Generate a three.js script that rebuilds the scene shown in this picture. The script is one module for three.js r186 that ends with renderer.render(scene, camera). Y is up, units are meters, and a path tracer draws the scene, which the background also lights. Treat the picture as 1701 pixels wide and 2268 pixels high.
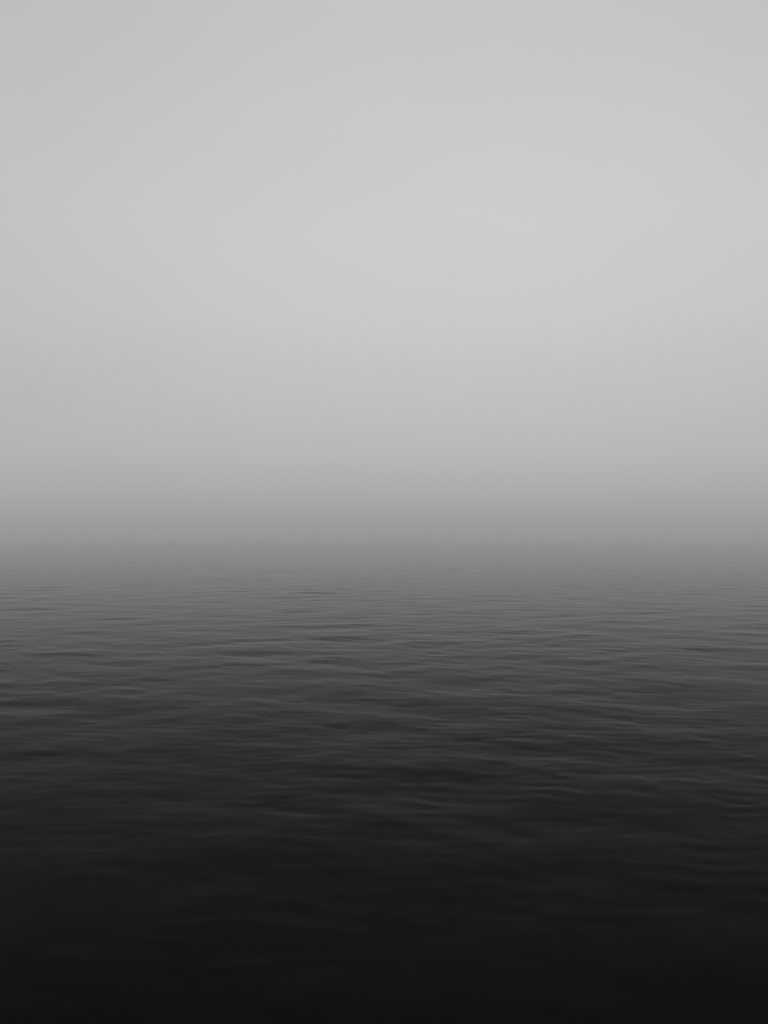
import * as THREE from 'three';
import { ImprovedNoise } from 'three/addons/math/ImprovedNoise.js';

// ---------------------------------------------------------------- camera
const EYE = 2.4;                                     // metres above the sea
const scene = new THREE.Scene();
const camera = new THREE.PerspectiveCamera(49.3, 768 / 1024, 0.1, 30000);
camera.position.set(0, EYE, 0);
camera.lookAt(0, EYE + 2.5, -100);

// ---------------------------------------------------------------- sky: grey fog light, computed
// Dull just above the sea, whitest in the fog bank some 15 degrees up, easing off to an even grey overhead;
// a little brighter on the side of the hidden sun.
const SUN_UP = THREE.MathUtils.degToRad(52), SUN_ROUND = THREE.MathUtils.degToRad(5);
const sunDir = new THREE.Vector3(Math.sin(SUN_ROUND) * Math.cos(SUN_UP), Math.sin(SUN_UP), -Math.cos(SUN_ROUND) * Math.cos(SUN_UP));
const SKY = [[0, 0.303], [1.2, 0.355], [2.3, 0.408], [4.6, 0.49], [6.9, 0.53], [11.3, 0.59], [15.8, 0.61], [20.3, 0.59], [26, 0.56], [40, 0.535], [90, 0.53]];
function skyAt(deg) {
  for (let i = 1; i < SKY.length; i++) if (deg <= SKY[i][0]) {
    const t = (deg - SKY[i - 1][0]) / (SKY[i][0] - SKY[i - 1][0]);
    return SKY[i - 1][1] + (SKY[i][1] - SKY[i - 1][1]) * t;
  }
  return SKY[SKY.length - 1][1];
}
{
  const drift = new ImprovedNoise(), W = 2048, H = 1024, data = new Float32Array(W * H * 4);
  const smooth = new Float32Array(H);                // the table above, its corners rounded off
  for (let r = 0; r < H; r++) {
    let s = 0, n = 0;
    for (let k = -20; k <= 20; k++) {
      const deg = Math.abs(((r + 0.5 + k * 0.3) / H - 0.5) * 180), w = 1 - Math.abs(k) / 21;
      s += w * skyAt(Math.min(90, deg)); n += w;
    }
    smooth[r] = s / n;
  }
  for (let r = 0; r < H; r++) {
    const up = ((r + 0.5) / H - 0.5) * Math.PI;
    for (let c = 0; c < W; c++) {
      const a = ((c + 0.5) / W - 0.5) * 2 * Math.PI;
      const x = Math.cos(a) * Math.cos(up), z = Math.sin(a) * Math.cos(up);
      const v = smooth[r] * (1 - 0.2 * Math.cos(up) * THREE.MathUtils.smoothstep(Math.abs(up), 0, 0.16) * (1 - Math.exp(-Math.pow(Math.atan2(x, -z) - 0.09, 2) / 0.24)));
      const y = Math.sin(up), i = (r * W + c) * 4;
      const uneven = 1 + 0.012 * drift.noise(x * 5 + 3.1, y * 9, z * 5) + 0.008 * drift.noise(x * 13, y * 21 + 7.7, z * 13);   // drifting fog
      data[i] = data[i + 1] = data[i + 2] = v * uneven; data[i + 3] = 1;
    }
  }
  const sky = new THREE.DataTexture(data, W, H, THREE.RGBAFormat, THREE.FloatType);
  sky.mapping = THREE.EquirectangularReflectionMapping;
  sky.magFilter = sky.minFilter = THREE.LinearFilter;
  sky.needsUpdate = true;
  scene.background = sky;
  scene.environment = sky;
}

// ---------------------------------------------------------------- the sun, lost in the fog
const sun = new THREE.DirectionalLight(0xffffff, 1);
sun.position.copy(sunDir).multiplyScalar(200);
sun.castShadow = true;
sun.shadow.radius = 40;
sun.shadow.mapSize.set(1024, 1024);
Object.assign(sun.shadow.camera, { left: -120, right: 120, top: 120, bottom: -120, near: 1, far: 500 });
scene.add(sun, sun.target);

// ---------------------------------------------------------------- haze and exposure
scene.fog = new THREE.FogExp2(0xd8d8d8, 0.002);
const renderer = new THREE.WebGLRenderer({ antialias: true });
renderer.toneMapping = THREE.LinearToneMapping;
renderer.toneMappingExposure = 1;
renderer.shadowMap.enabled = true;

// ---------------------------------------------------------------- seeded numbers
function rng(seed) { let s = seed >>> 0; return () => { s = (s + 0x6d2b79f5) >>> 0; let t = Math.imul(s ^ (s >>> 15), 1 | s); t = (t + Math.imul(t ^ (t >>> 7), 61 | t)) ^ t; return ((t ^ (t >>> 14)) >>> 0) / 4294967296; }; }
const rand = rng(21);
const gauss = () => Math.sqrt(-2 * Math.log(1 - rand())) * Math.cos(2 * Math.PI * rand());

// ---------------------------------------------------------------- fine ripples: one seamless 3 m tile of slopes
function rippleTexture() {
  const N = 1024, TILE = 3, data = new Uint8Array(N * N * 4), sx = new Float32Array(N * N), sy = new Float32Array(N * N);
  const parts = [];
  for (let i = 0; i < 46; i++) {
    const len = 0.05 * Math.pow(7, rand()), a = gauss() * 0.75 + Math.PI / 2;
    const p = Math.round(TILE / len * Math.cos(a)), q = Math.round(TILE / len * Math.sin(a));
    if (p || q) parts.push([p, q, rand() * 2 * Math.PI, 0.6 + 0.8 * rand()]);
  }
  for (const [p, q, ph, w] of parts) {
    const k = Math.hypot(p, q), cx = w * p / k, cy = w * q / k;
    for (let y = 0; y < N; y++) for (let x = 0; x < N; x++) {
      const c = Math.cos(2 * Math.PI * (p * x + q * y) / N + ph);
      sx[y * N + x] += cx * c; sy[y * N + x] += cy * c;
    }
  }
  let ss = 0; for (let i = 0; i < N * N; i++) ss += sx[i] * sx[i] + sy[i] * sy[i];
  const g = 0.2 / Math.sqrt(ss / N / N);             // rms slope 0.2 in the map, brought down by normalScale
  for (let i = 0; i < N * N; i++) {
    const nx = -sx[i] * g, ny = -sy[i] * g, l = 1 / Math.hypot(nx, ny, 1);
    data[i * 4] = 127.5 + 127.5 * nx * l; data[i * 4 + 1] = 127.5 + 127.5 * ny * l; data[i * 4 + 2] = 127.5 + 127.5 * l; data[i * 4 + 3] = 255;
  }
  const t = new THREE.DataTexture(data, N, N);
  t.wrapS = t.wrapT = THREE.RepeatWrapping; t.magFilter = THREE.LinearFilter; t.minFilter = THREE.LinearMipmapLinearFilter; t.generateMipmaps = true;
  t.repeat.set(1 / TILE, 1 / TILE); t.needsUpdate = true;
  return t;
}

// ---------------------------------------------------------------- the sea: one sheet to the horizon, heaved into waves
const WAVES = [];
{
  const n = 160, SLOPE = 0.022;
  for (let i = 0; i < n; i++) {
    const u = (i + rand()) / n, len = 0.2 * Math.pow(20, u), k = 2 * Math.PI / len;
    const a = Math.PI / 2 + gauss() * 1.25;           // crossing sets, most of them running towards or away from the eye
    const s = SLOPE * Math.sqrt(2 / n) * (0.4 + 1.2 * rand()) * (1.1 - 0.2 * u);
    WAVES.push([k * Math.cos(a), k * Math.sin(a), s / k, rand() * 2 * Math.PI, len]);
  }
}
function sea() {
  const angles = [];                                 // finer where the open view is, coarser behind
  for (let a = -32; a <= 32.001; a += 0.14) angles.push(a);
  for (let a = 36; a < 328 - 0.001; a += 4) angles.push(a);
  const radii = [0];
  for (let r = 0.9; r < 9000; r *= 1.0045) radii.push(r);
  radii.push(9000);
  const A = angles.length, R = radii.length, pos = new Float32Array((1 + A * (R - 1)) * 3), nor = new Float32Array(pos.length), uv = new Float32Array((1 + A * (R - 1)) * 2);
  const gusts = new ImprovedNoise();
  const put = (v, x, z, cell) => {
    const wind = 1 + 0.45 * gusts.noise(x / 7, 0.5, z / 16) + 0.35 * gusts.noise(x / 2.6, 5.5, z / 4.2);   // rougher and slacker patches
    let y = 0, dx = 0, dz = 0;
    for (const [kx, kz, amp, ph, len] of WAVES) {
      const keep = Math.min(1, Math.max(0, (len / cell - 2.5) / 2.5));   // leave out what the mesh cannot carry
      if (!keep) continue;
      const t = kx * x + kz * z + ph, c = Math.cos(t) * amp * keep;
      y += Math.sin(t) * amp * keep; dx += c * kx; dz += c * kz;
    }
    y *= wind; dx *= wind; dz *= wind;
    const l = 1 / Math.hypot(dx, 1, dz);
    pos.set([x, y, z], v * 3); nor.set([-dx * l, l, -dz * l], v * 3); uv.set([x, -z], v * 2);
  };
  put(0, 0, 0, 0.15);
  for (let j = 1; j < R; j++) for (let i = 0; i < A; i++) {
    const r = radii[j], a = angles[i] * Math.PI / 180, wide = i < 458 ? 0.14 : 4;
    put(1 + (j - 1) * A + i, r * Math.sin(a), -r * Math.cos(a), Math.max(r * 0.0045, r * wide * Math.PI / 180));
  }
  const index = new Uint32Array((A + (R - 2) * A * 2) * 3);
  let n = 0;
  for (let i = 0; i < A; i++) { index[n++] = 0; index[n++] = 1 + (i + 1) % A; index[n++] = 1 + i; }
  for (let j = 1; j < R - 1; j++) for (let i = 0; i < A; i++) {
    const a = 1 + (j - 1) * A + i, b = 1 + (j - 1) * A + (i + 1) % A, c = a + A, d = b + A;
    index[n++] = a; index[n++] = b; index[n++] = c; index[n++] = b; index[n++] = d; index[n++] = c;
  }
  const g = new THREE.BufferGeometry();
  g.setAttribute('position', new THREE.BufferAttribute(pos, 3));
  g.setAttribute('normal', new THREE.BufferAttribute(nor, 3));
  g.setAttribute('uv', new THREE.BufferAttribute(uv, 2));
  g.setIndex(new THREE.BufferAttribute(index, 1));
  // deep, dark water; its mirroring is as weak as it looks in this hard, dark print
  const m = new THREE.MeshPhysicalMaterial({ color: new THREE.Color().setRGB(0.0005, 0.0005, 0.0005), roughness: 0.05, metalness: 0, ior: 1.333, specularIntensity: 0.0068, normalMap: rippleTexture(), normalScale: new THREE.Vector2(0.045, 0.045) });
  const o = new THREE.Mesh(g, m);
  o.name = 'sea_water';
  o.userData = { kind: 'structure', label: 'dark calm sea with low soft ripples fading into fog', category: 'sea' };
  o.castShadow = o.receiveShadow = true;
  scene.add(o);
}
sea();

renderer.render(scene, camera);
